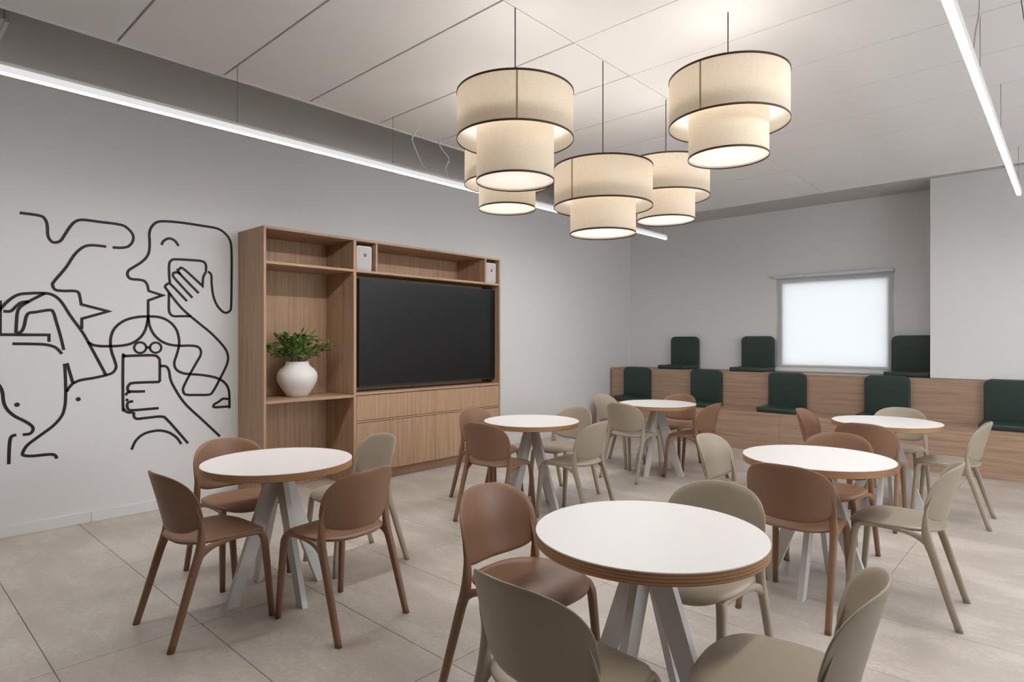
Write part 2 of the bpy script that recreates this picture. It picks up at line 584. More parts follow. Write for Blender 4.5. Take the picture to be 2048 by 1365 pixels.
cbx('shelf', (CB+0.0185, Y0+T+0.0005, 2.098), (CX-0.002, YD0-0.0005, 2.122), 'oak_h')
cbx('shelf', (CB+0.0185, Y0+T+0.0005, 0.868), (CX-0.002, YD0-0.0005, 0.893), 'oak_h')
cbx('shelf', (CB+0.02, YD1+0.0005, 2.098), (CX-0.002, Y1-T-0.0005, 2.122), 'oak_h')
cbx('back_panel', (CB, YD1+0.0005, 2.1225), (CB+0.018, Y1-T-0.0005, CH-T-0.0005))
for yy in (3.575, 5.125):
    cbx('divider', (CB+0.0185, yy, 2.1225), (CX-0.002, yy+T, CH-T-0.0005))
cbx('recess_panel', (CB+0.20, YD1+0.0005, 0.908), (CB+0.218, Y1-T-0.0005, 2.0975), 'oak_v')
cbx('worktop', (CB+0.02, YD1+0.0005, 0.884), (CX-0.001, Y1-T-0.0005, 0.9075), 'oak_h')
cbx('carcass', (CB+0.02, YD1+0.0005, 0.11), (CX-0.024, Y1-T-0.0005, 0.8835), 'trim')
cbx('plinth', (CB+0.02, YD1+0.0005, 0.0), (CX-0.075, Y1-T-0.0005, 0.1095), 'oak_h')
DL, DR = YD1+0.002, Y1-T-0.002
mid = (DL+DR)/2
for a, b in ((DL, mid), (mid, DR)):
    cbx('drawer_front', (CX-0.022, a+0.0015, 0.632), (CX-0.002, b-0.0015, 0.876))
q = (DR-DL)/4
for k in range(4):
    cbx('door', (CX-0.022, DL+q*k+0.0015, 0.112), (CX-0.002, DL+q*(k+1)-0.0015, 0.606))
cbx('grip_rail', (CX-0.022, DL, 0.6115), (CX-0.004, DR, 0.6265), 'oak_h')

# ------------------------------------------------------------------ television
tv = tag(empty('television', (-5.27, 4.414, 0.957)), 'large black flat screen television in the oak cabinet recess', 'television')
def tvb(name, lo, hi, mat, bev=0.0):
    o = box(name, lo, hi, mat, tv, bev, 2); o.data.transform(Matrix.Translation(-Vector(tv.location))); return o
tvb('housing', (-5.30, 3.431, 0.957), (-5.242, 5.398, 2.05), 'bezel', 0.004)
tvb('screen', (-5.2415, 3.440, 0.972), (-5.2385, 5.389, 2.042), 'screen')
tvb('wall_bracket', (-5.466, 4.1, 1.2), (-5.3005, 4.72, 1.8), 'cord')

# ------------------------------------------------------------------ loudspeakers
def rounded_rect(w, h, r, n=6):
    pts = []
    for cx_, cy_, a0 in ((w/2-r, h/2-r, 0), (-w/2+r, h/2-r, 90), (-w/2+r, -h/2+r, 180), (w/2-r, -h/2+r, 270)):
        for k in range(n+1):
            a = math.radians(a0 + 90*k/n)
            pts.append((cx_ + r*math.cos(a), cy_ + r*math.sin(a)))
    return pts
def speaker(yc, label):
    s = tag(empty('loudspeaker', (-5.30, yc, 2.123)), label, 'loudspeaker', 'white loudspeakers in the cabinet')
    W, H = 0.176, 0.245
    rows = []
    for x, k in ((-0.10, 0.86), (0.03, 0.97), (0.085, 1.0), (0.098, 0.985), (0.104, 0.95)):
        rows.append([(x, p[0]*k, H/2 + p[1]*(1 if k > .9 else .98)) for p in rounded_rect(W, H, 0.022)])
    rings('cabinet_shell', rows, 'white', s)
    rows = [[(x, p[0], H/2 + p[1]) for p in rounded_rect(W-0.03*e, H-0.03*e, 0.016)] for x, e in ((0.1045, 1), (0.107, 1), (0.1085, 1.15))]
    g = rings('grille', rows, 'grille', s)
    rows = [[(x, 0.004 + p[0], H*0.63 + p[1]) for p in rounded_rect(0.028, 0.030, 0.003, 3)] for x in (0.1086, 0.1098)]
    rings('badge', rows, 'logo', g, smooth=False)
    rows = [[(x, 0.004 + p[0], H*0.63 + 0.003 + p[1]) for p in rounded_rect(0.009, 0.008, 0.002, 3)] for x in (0.1099, 0.1103)]
    rings('badge_mark', rows, 'white', g, smooth=False)
    return s
speaker(3.461, 'small white loudspeaker in the cabinet top row, beside the open shelf bay')
speaker(5.256, 'small white loudspeaker at the far right end of the cabinet top row')

# ------------------------------------------------------------------ vase and leafy branches
vx, vy, vz = -5.43, 2.868, 0.8935
vase = tag(lathe('vase', [(0.0, 0.006), (0.085, 0.0), (0.098, 0.006), (0.115, 0.035), (0.15, 0.085), (0.178, 0.14), (0.186, 0.185), (0.178, 0.225), (0.152, 0.262), (0.122, 0.285), (0.108, 0.305), (0.106, 0.322), (0.110, 0.330), (0.104, 0.332), (0.096, 0.318), (0.10, 0.295), (0.0, 0.20)], 40, 'ceramic', None, (0, 0, 0)), 'round white ceramic vase on the shelf of the oak cabinet', 'vase')
vase.location = (vx, vy, vz)

plant = tag(empty('leafy_branches', (vx, vy, vz + 0.215)), 'bushy green leafy branches standing in the white vase', 'plant')
def leaf_mesh(name, L, W, curl):
    V = [(0, 0, 0)]
    prof = ((0.25, 0.62), (0.55, 1.0), (0.8, 0.72))
    for t, w in prof:
        z = curl*t*t*L
        V += [(L*t, -W*w/2, z + 0.12*W*w), (L*t, 0, z), (L*t, W*w/2, z + 0.12*W*w)]
    V.append((L, 0, curl*L))
    F = [(0, 1, 2), (0, 2, 3), (1, 4, 5, 2), (2, 5, 6, 3), (4, 7, 8, 5), (5, 8, 9, 6), (7, 10, 8), (8, 10, 9)]
    me = bpy.data.meshes.new(name); me.from_pydata(V, [], F); me.materials.append(M['leaf'])
    for p in me.polygons: p.use_smooth = True
    return me
leaves = [leaf_mesh('leaf', 0.068, 0.030, -0.25), leaf_mesh('leaf', 0.058, 0.028, 0.15), leaf_mesh('leaf', 0.076, 0.032, -0.1)]
rng = random.Random(11)
n_leaf = 0
for k in range(34):
    az = 2*PI*(k*0.381966) + rng.uniform(-.2, .2)
    lift = (0.95, 0.55, 0.76, 0.34)[k % 4] + rng.uniform(-.08, .08)
    length = 0.345 + rng.uniform(-0.03, 0.05) - 0.05*lift
    base = Vector((0.03*math.cos(az), 0.03*math.sin(az), 0.0))
    neck = Vector((0.07*math.cos(az)*(1-lift*0.5), 0.07*math.sin(az)*(1-lift*0.5), 0.115))
    reach = length*math.cos(lift*PI/2*0.93)
    tip = Vector((math.cos(az)*(0.05 + reach*0.72), math.sin(az)*(0.05 + reach), 0.13 + length*0.72*math.sin(lift*PI/2)))
    wx, wy = vx + tip.x, vy + tip.y
    tip.x = min(max(wx, -5.60), -5.24) - vx
    tip.y = min(max(wy, 2.49), 3.15) - vy
    mid_p = (neck + tip)/2 + Vector((0, 0, 0.015))
    tube('stem', [base, neck, mid_p, tip], [0.0035, 0.003, 0.0025, 0.0015], 'stem', plant, 5)
    for s in range(9):
        t = 0.30 + 0.70*s/8
        p = neck.lerp(tip, t) + Vector((0, 0, 0.03*t*(1-t)))
        if n_leaf >= 298: break
        yaw_ = az + rng.uniform(-1.5, 1.5) if s < 8 else az
        sc_ = rng.uniform(0.95, 1.4)
        def inside(a_):                         # leaves stay clear of the cabinet panels
            ex, ey = vx + p.x + math.cos(a_)*0.076*sc_, vy + p.y + math.sin(a_)*0.076*sc_
            return -5.645 < ex and 2.455 < ey < 3.295
        if not inside(yaw_): yaw_ += PI
        if not inside(yaw_): continue
        o = link_mesh('leaf', leaves[n_leaf % 3], None, plant)
        o.location = p
        o.rotation_euler = (rng.uniform(-.5, .5), -rng.uniform(-.1, 1.1), yaw_)
        o.scale = (sc_, sc_, sc_)
        n_leaf += 1

# ================================================================== mural: black line drawing on the left wall
MURAL = [
  [(0.829,2.362), (0.945,2.359), (0.979,2.337), (0.992,2.294), (0.997,2.215), (1.016,2.177), (1.042,2.169), (1.075,2.187), (1.101,2.236), (1.135,2.303), (1.169,2.347), (1.217,2.367), (1.33,2.367), (1.469,2.365), (1.522,2.343), (1.56,2.295), (1.56,2.243), (1.529,2.196), (1.477,2.178), (1.417,2.174)],
  [(1.373,2.176), (1.273,2.175), (1.217,2.152), (1.162,2.088), (1.108,1.984), (1.035,1.873), (1.026,1.84), (1.044,1.809), (1.095,1.804), (1.155,1.808), (1.187,1.798), (1.198,1.761), (1.206,1.706,1), (1.388,1.658,1), (1.21,1.594,1), (1.21,1.513)],
  [(0.671,1.588), (0.718,1.648), (0.76,1.707), (0.814,1.756), (0.876,1.772), (0.983,1.78), (1.042,1.76), (1.088,1.706), (1.135,1.618), (1.21,1.496), (1.259,1.396), (1.373,1.146)],
  [(0.736,1.636), (0.778,1.638), (0.808,1.673), (0.839,1.703), (0.882,1.712)],
  [(0.977,1.778), (0.913,1.735), (0.851,1.688), (0.824,1.655), (0.814,1.608), (0.808,1.487,1), (0.826,1.481), (0.845,1.5), (0.857,1.539), (0.866,1.594), (0.882,1.626), (0.919,1.635), (1.009,1.654), (1.031,1.634), (1.048,1.567), (1.075,1.454), (1.095,1.351)],
  [(0.718,1.712), (0.718,1.466,1), (1.003,1.466,1), (1.003,1.413)],
  [(0.787,1.4), (0.901,1.398), (0.983,1.393), (1.035,1.376), (1.061,1.353), (1.083,1.321)],
  [(1.249,1.412), (1.287,1.388), (1.344,1.379), (1.402,1.379), (1.477,1.382), (1.552,1.401), (1.614,1.448), (1.654,1.519), (1.673,1.617,1), (1.673,1.759,1), (1.782,1.808,1), (1.677,1.839,1), (1.665,1.892), (1.643,1.92), (1.607,1.928), (1.545,1.931), (1.522,1.96), (1.529,1.996), (1.56,2.024), (1.622,2.074), (1.662,2.122), (1.681,2.177), (1.684,2.258), (1.682,2.32), (1.697,2.375), (1.734,2.42), (1.791,2.439), (1.925,2.447), (2.099,2.444), (2.236,2.436), (2.311,2.392), (2.349,2.329), (2.359,2.222), (2.359,1.988), (2.355,1.744), (2.344,1.698), (2.311,1.678), (2.274,1.692), (2.227,1.748), (2.196,1.833), (2.183,1.937), (2.181,2.003), (2.168,2.031), (2.15,2.039)],
  [(1.673,1.617), (1.685,1.546), (1.717,1.475), (1.774,1.418), (1.84,1.389), (1.916,1.379), (2.011,1.379), (2.064,1.369), (2.09,1.337), (2.087,1.29), (2.055,1.231), (1.993,1.115), (1.95,1.024), (1.945,0.988), (1.967,0.953), (2.064,0.943), (2.163,0.94), (2.199,0.973), (2.264,1.094), (2.317,1.208), (2.326,1.286), (2.292,1.364), (2.19,1.479), (2.082,1.572), (1.976,1.663), (1.908,1.734), (1.815,1.86), (1.804,1.889), (1.832,1.912), (1.865,1.887), (1.976,1.768)],
  [(1.153,1.093), (1.203,1.115), (1.287,1.128), (1.366,1.145), (1.417,1.165), (1.441,1.207), (1.432,1.259), (1.41,1.336), (1.402,1.404), (1.41,1.473), (1.439,1.533), (1.499,1.586), (1.583,1.616), (1.673,1.626), (1.766,1.62), (1.84,1.582), (1.891,1.517), (1.911,1.44), (1.911,1.376), (1.894,1.303), (1.874,1.23), (1.891,1.174), (1.942,1.141), (2.002,1.13), (2.117,1.115), (2.227,1.086), (2.302,1.034), (2.336,0.955), (2.34,0.802)],
  [(2.34,0.886), (2.283,0.894), (2.245,0.87), (2.205,0.848), (2.199,0.829), (2.218,0.822), (2.34,0.82)],
  [(2.135,2.038), (2.132,2.104), (2.099,2.129), (2.011,2.13), (1.882,2.124), (1.849,2.11), (1.834,2.076), (1.834,1.985), (1.84,1.913)],
  [(1.832,1.831), (1.832,1.694), (1.84,1.658), (1.865,1.635), (1.925,1.635), (2.011,1.638)],
  [(2.135,2.038), (2.112,1.988), (2.105,1.909,1), (1.95,2.046), (1.916,2.043), (1.913,2.01), (2.073,1.843)],
  [(2.02,1.8), (1.891,1.944), (1.865,1.979), (1.87,2.006), (1.899,2.012), (1.925,2.002)],
  [(1.774,2.236), (1.791,2.271), (1.832,2.298), (1.877,2.285), (1.909,2.243)],
  [(1.657,1.365), (1.689,1.365)],
  [(1.761,1.074), (1.761,1.242), (1.75,1.278), (1.709,1.3), (1.522,1.298), (1.499,1.295), (1.49,1.275), (1.49,0.903), (1.499,0.859), (1.529,0.834), (1.568,0.834)],
  [(1.761,1.206), (1.807,1.204), (1.832,1.167), (1.844,1.094), (1.874,1.02), (1.959,0.876), (2.099,0.724), (2.255,0.555)],
  [(1.761,1.074), (1.568,1.075), (1.533,1.06), (1.523,1.031), (1.54,1.007), (1.65,1.0)],
  [(1.507,0.976), (1.522,0.996), (1.545,1.003)],
  [(1.51,0.945), (1.526,0.93)],
  [(1.563,0.925), (1.529,0.917), (1.519,0.892), (1.529,0.861), (1.568,0.85), (1.753,0.852)],
  [(1.571,0.832), (1.568,0.801), (1.591,0.777), (1.662,0.778), (1.774,0.778), (1.824,0.741), (1.985,0.525)],
  [(1.551,0.526), (1.583,0.598), (1.646,0.648), (1.742,0.663), (1.824,0.641), (1.891,0.588), (1.93,0.526)],
  [(1.099,1.246), (1.104,1.161), (1.107,1.014), (1.101,0.916), (1.081,0.845), (1.029,0.777), (0.951,0.713), (0.876,0.651), (0.848,0.6), (0.853,0.577), (0.901,0.565), (0.964,0.564), (1.022,0.561), (1.044,0.546), (1.051,0.524)],
  [(1.116,1.25), (1.135,1.168), (1.153,1.093,1), (1.128,1.061), (1.112,1.03)],
  [(0.683,1.147), (0.718,1.092), (0.732,1.045), (0.739,0.976), (0.76,0.92), (0.802,0.87), (0.863,0.825), (0.901,0.787), (0.907,0.758), (0.888,0.732), (0.847,0.73)],
  [(0.81,0.733), (0.784,0.725), (0.774,0.695), (0.769,0.618), (0.767,0.524)],
]
mural = tag(empty('wall_mural', (XW, 1.4, 1.4)), 'black line drawing of faces and hands with phones on the white wall', 'mural')
def stroke(pts, w=0.021, closed=False):
    P = catmull(pts, 6) if not closed else [Vector(p) for p in pts]
    n = len(P); L_, R_ = [], []
    for i in range(n):
        a = P[(i-1) % n] if (closed or i > 0) else P[i]
        b = P[(i+1) % n] if (closed or i < n-1) else P[i]
        t0 = (P[i]-a).normalized() if (P[i]-a).length > 1e-6 else None
        t1 = (b-P[i]).normalized() if (b-P[i]).length > 1e-6 else None
        t0 = t0 or t1; t1 = t1 or t0
        t = (t0+t1)
        t = t.normalized() if t.length > 0.2 else t0
        nrm = Vector((-t.y, t.x))
        c = max(0.35, abs(nrm.dot(Vector((-t0.y, t0.x)))))
        h = w/2/c
        L_.append(P[i]+nrm*h); R_.append(P[i]-nrm*h)
    V, F = [], []
    for x in (0.0003, 0.0022):
        for l, r in zip(L_, R_):
            V += [(x, l.x-1.4, l.y-1.4), (x, r.x-1.4, r.y-1.4)]
    m2 = 2*n
    rng_ = range(n) if closed else range(n-1)
    for i in rng_:
        j = (i+1) % n
        F += [(m2+2*i, m2+2*i+1, m2+2*j+1, m2+2*j), (2*i, 2*j, 2*j+1, 2*i+1), (2*i, m2+2*i, m2+2*j, 2*j), (2*i+1, 2*j+1, m2+2*j+1, m2+2*i+1)]
    if not closed:
        F += [(0, 1, m2+1, m2), (2*n-2, m2+2*n-2, m2+2*n-1, 2*n-1)]
    return mesh('painted_line', V, F, 'black', mural)
for s in MURAL:
    stroke(s)
for cy_, cz_, r in ((1.614, 1.365, 0.044), (1.730, 1.364, 0.043)):
    stroke([(cy_ + r*math.cos(2*PI*k/28), cz_ + r*math.sin(2*PI*k/28)) for k in range(28)], 0.018, True)
for cy_, cz_ in ((1.187, 0.967), (0.814, 0.953)):
    rows = [[(x, cy_-1.4 + 0.0165*math.cos(2*PI*k/18), cz_-1.4 + 0.0165*math.sin(2*PI*k/18)) for k in range(18)] for x in (0.0003, 0.0022)]
    rings('painted_dot', rows, 'black', mural, smooth=False)

# ================================================================== tiered bench
BX0, BX1 = -5.62, XE - 0.02
bench = tag(empty('tiered_bench', (-1.5, 8.5, 0)), 'two tier oak bench running along the back wall', 'bench')
def bbx(name, lo, hi, mat='oak_bench', bev=0.0015):
    o = box(name, lo, hi, mat, bench, bev, 1); o.data.transform(Matrix.Translation(-Vector(bench.location))); return o
cuts = [-5.50, -2.72, 0.12, BX1]
for a, b in zip(cuts[:-1], cuts[1:]):
    bbx('lower_riser', (a+0.001, 7.93, 0.0), (b-0.001, 7.952, 0.467))
    bbx('lower_seat_board', (a+0.001, 7.93, 0.468), (b-0.001, 8.549, 0.49))
cuts = [BX0, -2.72, 0.12, BX1]
for a, b in zip(cuts[:-1], cuts[1:]):
    bbx('upper_riser', (a+0.001, 8.55, 0.0), (b-0.001, 8.572, 0.957))
    bbx('upper_seat_board', (a+0.001, 8.55, 0.958), (b-0.001, 9.198, 0.98))
bbx('end_panel', (-5.50-0.021, 7.93, 0), (-5.50, 8.549, 0.49), 'oak_v')
bbx('end_panel', (BX0-0.021, 8.55, 0), (BX0, 9.198, 0.98), 'oak_v')

def pillow(name, outline, th, parent, mat='green', axis='z'):
    """soft slab: outline (u, v), rounded over its edges; axis = thickness direction"""
    rows = []
    cx_ = sum(p[0] for p in outline)/len(outline); cy_ = sum(p[1] for p in outline)/len(outline)
    prof = [(0.0, 0.80), (0.04, 0.965), (0.3, 1.0), (0.7, 1.0), (0.95, 0.975), (1.0, 0.93), (1.03, 0.75), (1.05, 0.4)]
    for t, k in prof:
        ring_ = []
        for u, v in outline:
            d = Vector((u-cx_, v-cy_)); L = d.length
            inset = (1-k)*0.09 if k > 0.7 else (1-k)*L
            d = d*max(0.0, (L-inset)/L)
            uu, vv = cx_+d.x, cy_+d.y
            ring_.append((uu, vv, t*th) if axis == 'z' else (uu, -t*th, vv))
        rows.append(ring_)
    return rings(name, rows, mat, parent)
def piping(name, outline, parent, at, axis):
    pts = [((u, v, at) if axis == 'z' else (u, -at, v)) for u, v in outline]
    pts = pts + pts[:1]
    return tube(name, pts, 0.0035, 'green', parent, 6)
def cushion_master():
    r = empty('bench_cushion')
    so = rounded_rect(0.50, 0.50, 0.05, 5)
    so = [(u, v) for u, v in so]
    st = pillow('seat', so, 0.058, r)
    piping('piping', [(u*0.985, v*0.985) for u, v in so], st, 0.056, 'z')
    bo = []
    w, h = 0.48, 0.50
    for cx_, cz_, a0, rr in ((w/2-.075, h-.075, 0, .075), (-w/2+.075, h-.075, 90, .075), (-w/2+.02, .02, 180, .02), (w/2-.02, .02, 270, .02)):
        for k in range(7):
            a = math.radians(a0+90*k/6); bo.append((cx_+rr*math.cos(a), cz_+rr*math.sin(a)))
    b = pillow('backrest', bo, 0.055, r, axis='y')
    b.location = (0, 0.25, 0.012)
    p = piping('piping', [(u*0.985, 0.25+(v-0.25)*0.985) for u, v in bo], b, 0.052, 'y')
    return r
cm = cushion_master()
CUSH = [
    (-4.613, 8.905, 0.98, 'dark green cushion chair on the upper tier, nearest the left wall'),
    (-3.443, 8.905, 0.98, 'dark green cushion chair on the upper tier, just left of the window blind'),
    (-1.487, 8.905, 0.98, 'dark green cushion chair on the upper tier, right of the window blind'),
    (-5.128, 8.295, 0.49, 'dark green cushion chair at the left end of the lower tier'),
    (-3.967, 8.295, 0.49, 'second dark green cushion chair from the left on the lower tier'),
    (-2.823, 8.295, 0.49, 'third dark green cushion chair from the left, lower tier, below the window blind'),
    (-1.659, 8.295, 0.49, 'fourth dark green cushion chair from the left on the lower tier'),
    (-0.488, 8.295, 0.49, 'dark green cushion chair on the lower tier at the right picture edge'),
]
for i, (x, y, z, lab) in enumerate(CUSH):
    o = cm if i == 0 else copy_tree(cm)
    o.location = (x, y, z)
    tag(o, lab, 'cushion', 'green cushions on the tiered bench')

# ================================================================== round tables
TABLES = [(-3.290, 1.627, 0, 'round white table nearest the wall mural, in front of the open shelf bay'),
          (-3.360, 3.883, 2, 'round white table in front of the cabinet drawers and television'),
          (-3.289, 5.877, 3, 'round white table at the far left, close to the lower bench tier'),
          (-1.105, 1.911, 0, 'round white table in the foreground, largest in view'),
          (-1.093, 3.787, 0, 'round white table on the right, second from the camera'),
          (-1.150, 5.850, 0, 'round white table at the far right beside the bench')]
R_T, H_T, TH = 0.40, 0.75, 0.042
def table_master():
    r = empty('round_table')
    core = lathe('plywood_core', [(0.0, H_T-TH), (R_T-0.003, H_T-TH), (R_T, H_T-TH+0.003), (R_T, H_T-0.0045), (R_T-0.0005, H_T-0.004), (0.0, H_T-0.004)], 96, 'ply', r)
    smooth_by_angle(core, 30)
    top = lathe('laminate_top', [(0.0, H_T-0.0038), (R_T-0.0005, H_T-0.0038), (R_T-0.0005, H_T-0.001), (R_T-0.002, H_T), (0.0, H_T)], 96, 'laminate', r)
    smooth_by_angle(top, 30)
    lathe('mounting_plate', [(0.0, 0.698), (0.09, 0.698), (0.09, 0.7078), (0.0, 0.7078)], 32, 'steel', r, smooth=False)
    box('post', (-0.015, -0.015, 0.55), (0.015, 0.015, 0.6978), 'steel', r)
    th = 0.030
    for k in range(4):
        a = k*PI/2
        ca, sa = math.cos(a), math.sin(a)
        prof = [(0.0152, 0.6978), (0.060, 0.6978), (0.297, 0.0), (0.232, 0.0), (0.0152, 0.56)]
        V = []
        for s in (-1, 1):
            for rr, z in prof:
                y = s*th/2
                V.append((rr*ca - y*sa, rr*sa + y*ca, z))
        n = len(prof)
        F = [tuple(range(n)), tuple(range(n, 2*n))[::-1]] + [(i, (i+1) % n, n+(i+1) % n, n+i) for i in range(n)]
        mesh('leg', V, F, 'steel', r)
    return r
tm = table_master()
for i, (x, y, rz, lab) in enumerate(TABLES):
    o = tm if i == 0 else copy_tree(tm)
    o.location = (x, y, 0); o.rotation_euler = (0, 0, math.radians(rz))
    tag(o, lab, 'table', 'round cafe tables')

# ================================================================== chairs
def superpt(a, b, n, t):
    c, s = math.cos(t), math.sin(t)
    return a*math.copysign(abs(c)**(2/n), c), b*math.copysign(abs(s)**(2/n), s)

def back_y(x, z):
    t = (z-0.485)/0.31
    return -0.172 - 0.070*t - 0.010*t*t + 0.090*(x/0.22)**2

def chair_back(parent, mat):
    seg, nr = 56, 9
    V, F = [], []
    out = []
    for j in range(seg):
        t = 2*PI*j/seg
        if math.sin(t) >= 0: x, z = superpt(0.220, 0.167, 2.8, t); z += 0.623
        else: x, z = superpt(0.220, 0.126, 3.1, t); z += 0.623
        out.append((x, z))
    c0 = (0.0, 0.63)
    th = 0.0065
    def layer(side):
        base = len(V)
        z0 = c0[1]
        V.append((0, back_y(0, z0) + side*th, z0))
        for r in range(1, nr+1):
            k = r/nr
            k2 = k**0.85
            for x, z in out:
                xx, zz = c0[0] + (x-c0[0])*k2, c0[1] + (z-c0[1])*k2
                e = th if r < nr else th*0.55
                V.append((xx, back_y(xx, zz) + side*e, zz))
        return base
    f = layer(1); b = layer(-1)
    for base, flip in ((f, False), (b, True)):
        for j in range(seg):
            k = (j+1) % seg
            q = (base, base+1+j, base+1+k)
            F.append(q if not flip else q[::-1])
        for r in range(nr-1):
            for j in range(seg):
                k = (j+1) % seg
                q = (base+1+r*seg+j, base+1+(r+1)*seg+j, base+1+(r+1)*seg+k, base+1+r*seg+k)
                F.append(q if not flip else q[::-1])
    lf, lb = f+1+(nr-1)*seg, b+1+(nr-1)*seg
    # soft rim
    rim = len(V)
    for j, (x, z) in enumerate(out):
        d = Vector((x, z-0.63)).normalized()*0.004
        V.append((x+d.x, back_y(x, z), z+d.y))
    for j in range(seg):
        k = (j+1) % seg
        F.append((lf+j, lf+k, rim+k, rim+j)); F.append((rim+j, rim+k, lb+k, lb+j))
    return mesh('backrest', V, F, mat, parent, True)

def chair_seat(parent, mat):
    seg, nr = 56, 8
    out = []
    for j in range(seg):
        t = 2*PI*j/seg
        if math.sin(t) >= 0: x, y = superpt(0.210, 0.230, 2.9, t)
        else: x, y = superpt(0.208, 0.209, 2.9, t)
        y += 0.030
        if y < -0.02: x *= 1 - 0.17*((y+0.02)/0.2)**2
        out.append((x, y))
    def zt(x, y):
        z = 0.470 - 0.010*(1-(x/0.206)**2)*max(0, 1-((y+0.02)/0.2)**2)
        if y > 0.13: z -= 2.1*(y-0.13)**2
        return z
    V, F = [], []
    def layer(top):
        base = len(V)
        V.append((0, 0.03, zt(0, 0.03) - (0 if top else 0.022)))
        for r in range(1, nr+1):
            k = (r/nr)**0.85
            for x, y in out:
                kk = k if top else k*0.975
                xx, yy = x*kk, 0.03+(y-0.03)*kk
                z = zt(xx, yy)
                if r == nr: z -= 0.004 if top else -0.004
                V.append((xx, yy, z - (0 if top else 0.022)))
        return base
    a = layer(True); b = layer(False)
    for base, flip in ((a, False), (b, True)):
        for j in range(seg):
            k = (j+1) % seg
            q = (base, base+1+j, base+1+k); F.append(q if not flip else q[::-1])
        for r in range(nr-1):
            for j in range(seg):
                k = (j+1) % seg
                q = (base+1+r*seg+j, base+1+(r+1)*seg+j, base+1+(r+1)*seg+k, base+1+r*seg+k)
                F.append(q if not flip else q[::-1])
    la, lb = a+1+(nr-1)*seg, b+1+(nr-1)*seg
    rim = len(V)
    for x, y in out:
        V.append((x*1.012, 0.03+(y-0.03)*1.012, zt(x, y)-0.011))
    for j in range(seg):
        k = (j+1) % seg
        F.append((la+j, la+k, rim+k, rim+j)); F.append((rim+j, rim+k, lb+k, lb+j))
    return mesh('seat', V, F, mat, parent, True)

def spline_rows(ctrl, n=5):
    """Catmull-Rom through rows of numbers"""
    out = []
    for i in range(len(ctrl)-1):
        p1, p2 = ctrl[i], ctrl[i+1]
        p0 = ctrl[i-1] if i else [2*a-b for a, b in zip(p1, p2)]
        p3 = ctrl[i+2] if i+2 < len(ctrl) else [2*b-a for a, b in zip(p1, p2)]
        for s in range(n):
            t = s/n
            out.append([0.5*((2*b) + (c-a)*t + (2*a-5*b+4*c-d)*t*t + (3*b-a-3*c+d)*t**3) for a, b, c, d in zip(p0, p1, p2, p3)])
    out.append(list(ctrl[-1]))
    return out

def oval(cx_, cy_, rx, ry, seg=14, n=2.6):
    return [(cx_ + superpt(rx, ry, n, 2*PI*j/seg)[0], cy_ + superpt(rx, ry, n, 2*PI*j/seg)[1]) for j in range(seg)]

REAR = [(0.2005, back_y(0.2005, 0.655), 0.655, 0.005, 0.0025), (0.2040, back_y(0.2040, 0.605), 0.605, 0.0120, 0.0048), (0.2055, back_y(0.2055, 0.555), 0.555, 0.0165, 0.0075),
        (0.2070, -0.108, 0.495, 0.0185, 0.0155), (0.2090, -0.112, 0.445, 0.0180, 0.0205), (0.2105, -0.124, 0.395, 0.0175, 0.0225),
        (0.212, -0.143, 0.34, 0.017, 0.0205), (0.216, -0.195, 0.17, 0.016, 0.0185), (0.220, -0.2475, 0.0, 0.0150, 0.0165)]
FRONT = [(0.175, 0.190, 0.446, 0.020, 0.019), (0.183, 0.205, 0.42, 0.0195, 0.0185), (0.188, 0.217, 0.36, 0.018, 0.0175), (0.200, 0.2475, 0.0, 0.0140, 0.0145)]
RAIL = [(0.182, 0.205, 0.437, 0.012, 0.010), (0.194, 0.12, 0.448, 0.012, 0.011), (0.200, 0.03, 0.449, 0.012, 0.012),
        (0.204, -0.04, 0.440, 0.0125, 0.014), (0.2075, -0.085, 0.424, 0.013, 0.019), (0.210, -0.118, 0.402, 0.014, 0.026)]
def chair_master(mat):
    r = empty('dining_chair')
    chair_seat(r, mat)
    chair_back(r, mat)
    for s in (-1, 1):
        for ctrl in (FRONT, REAR):
            rows = [[(px_, py_, z) for px_, py_ in oval(s*x, y, rx, ry)] for x, y, z, rx, ry in spline_rows(ctrl, 4)]
            rings('leg', rows, mat, r)
        rows = [[(px_, y, pz_) for px_, pz_ in oval(s*x, z, rx, rz_)] for x, y, z, rx, rz_ in spline_rows(RAIL, 4)]
        rings('seat_rail', rows, mat, r)
    return r
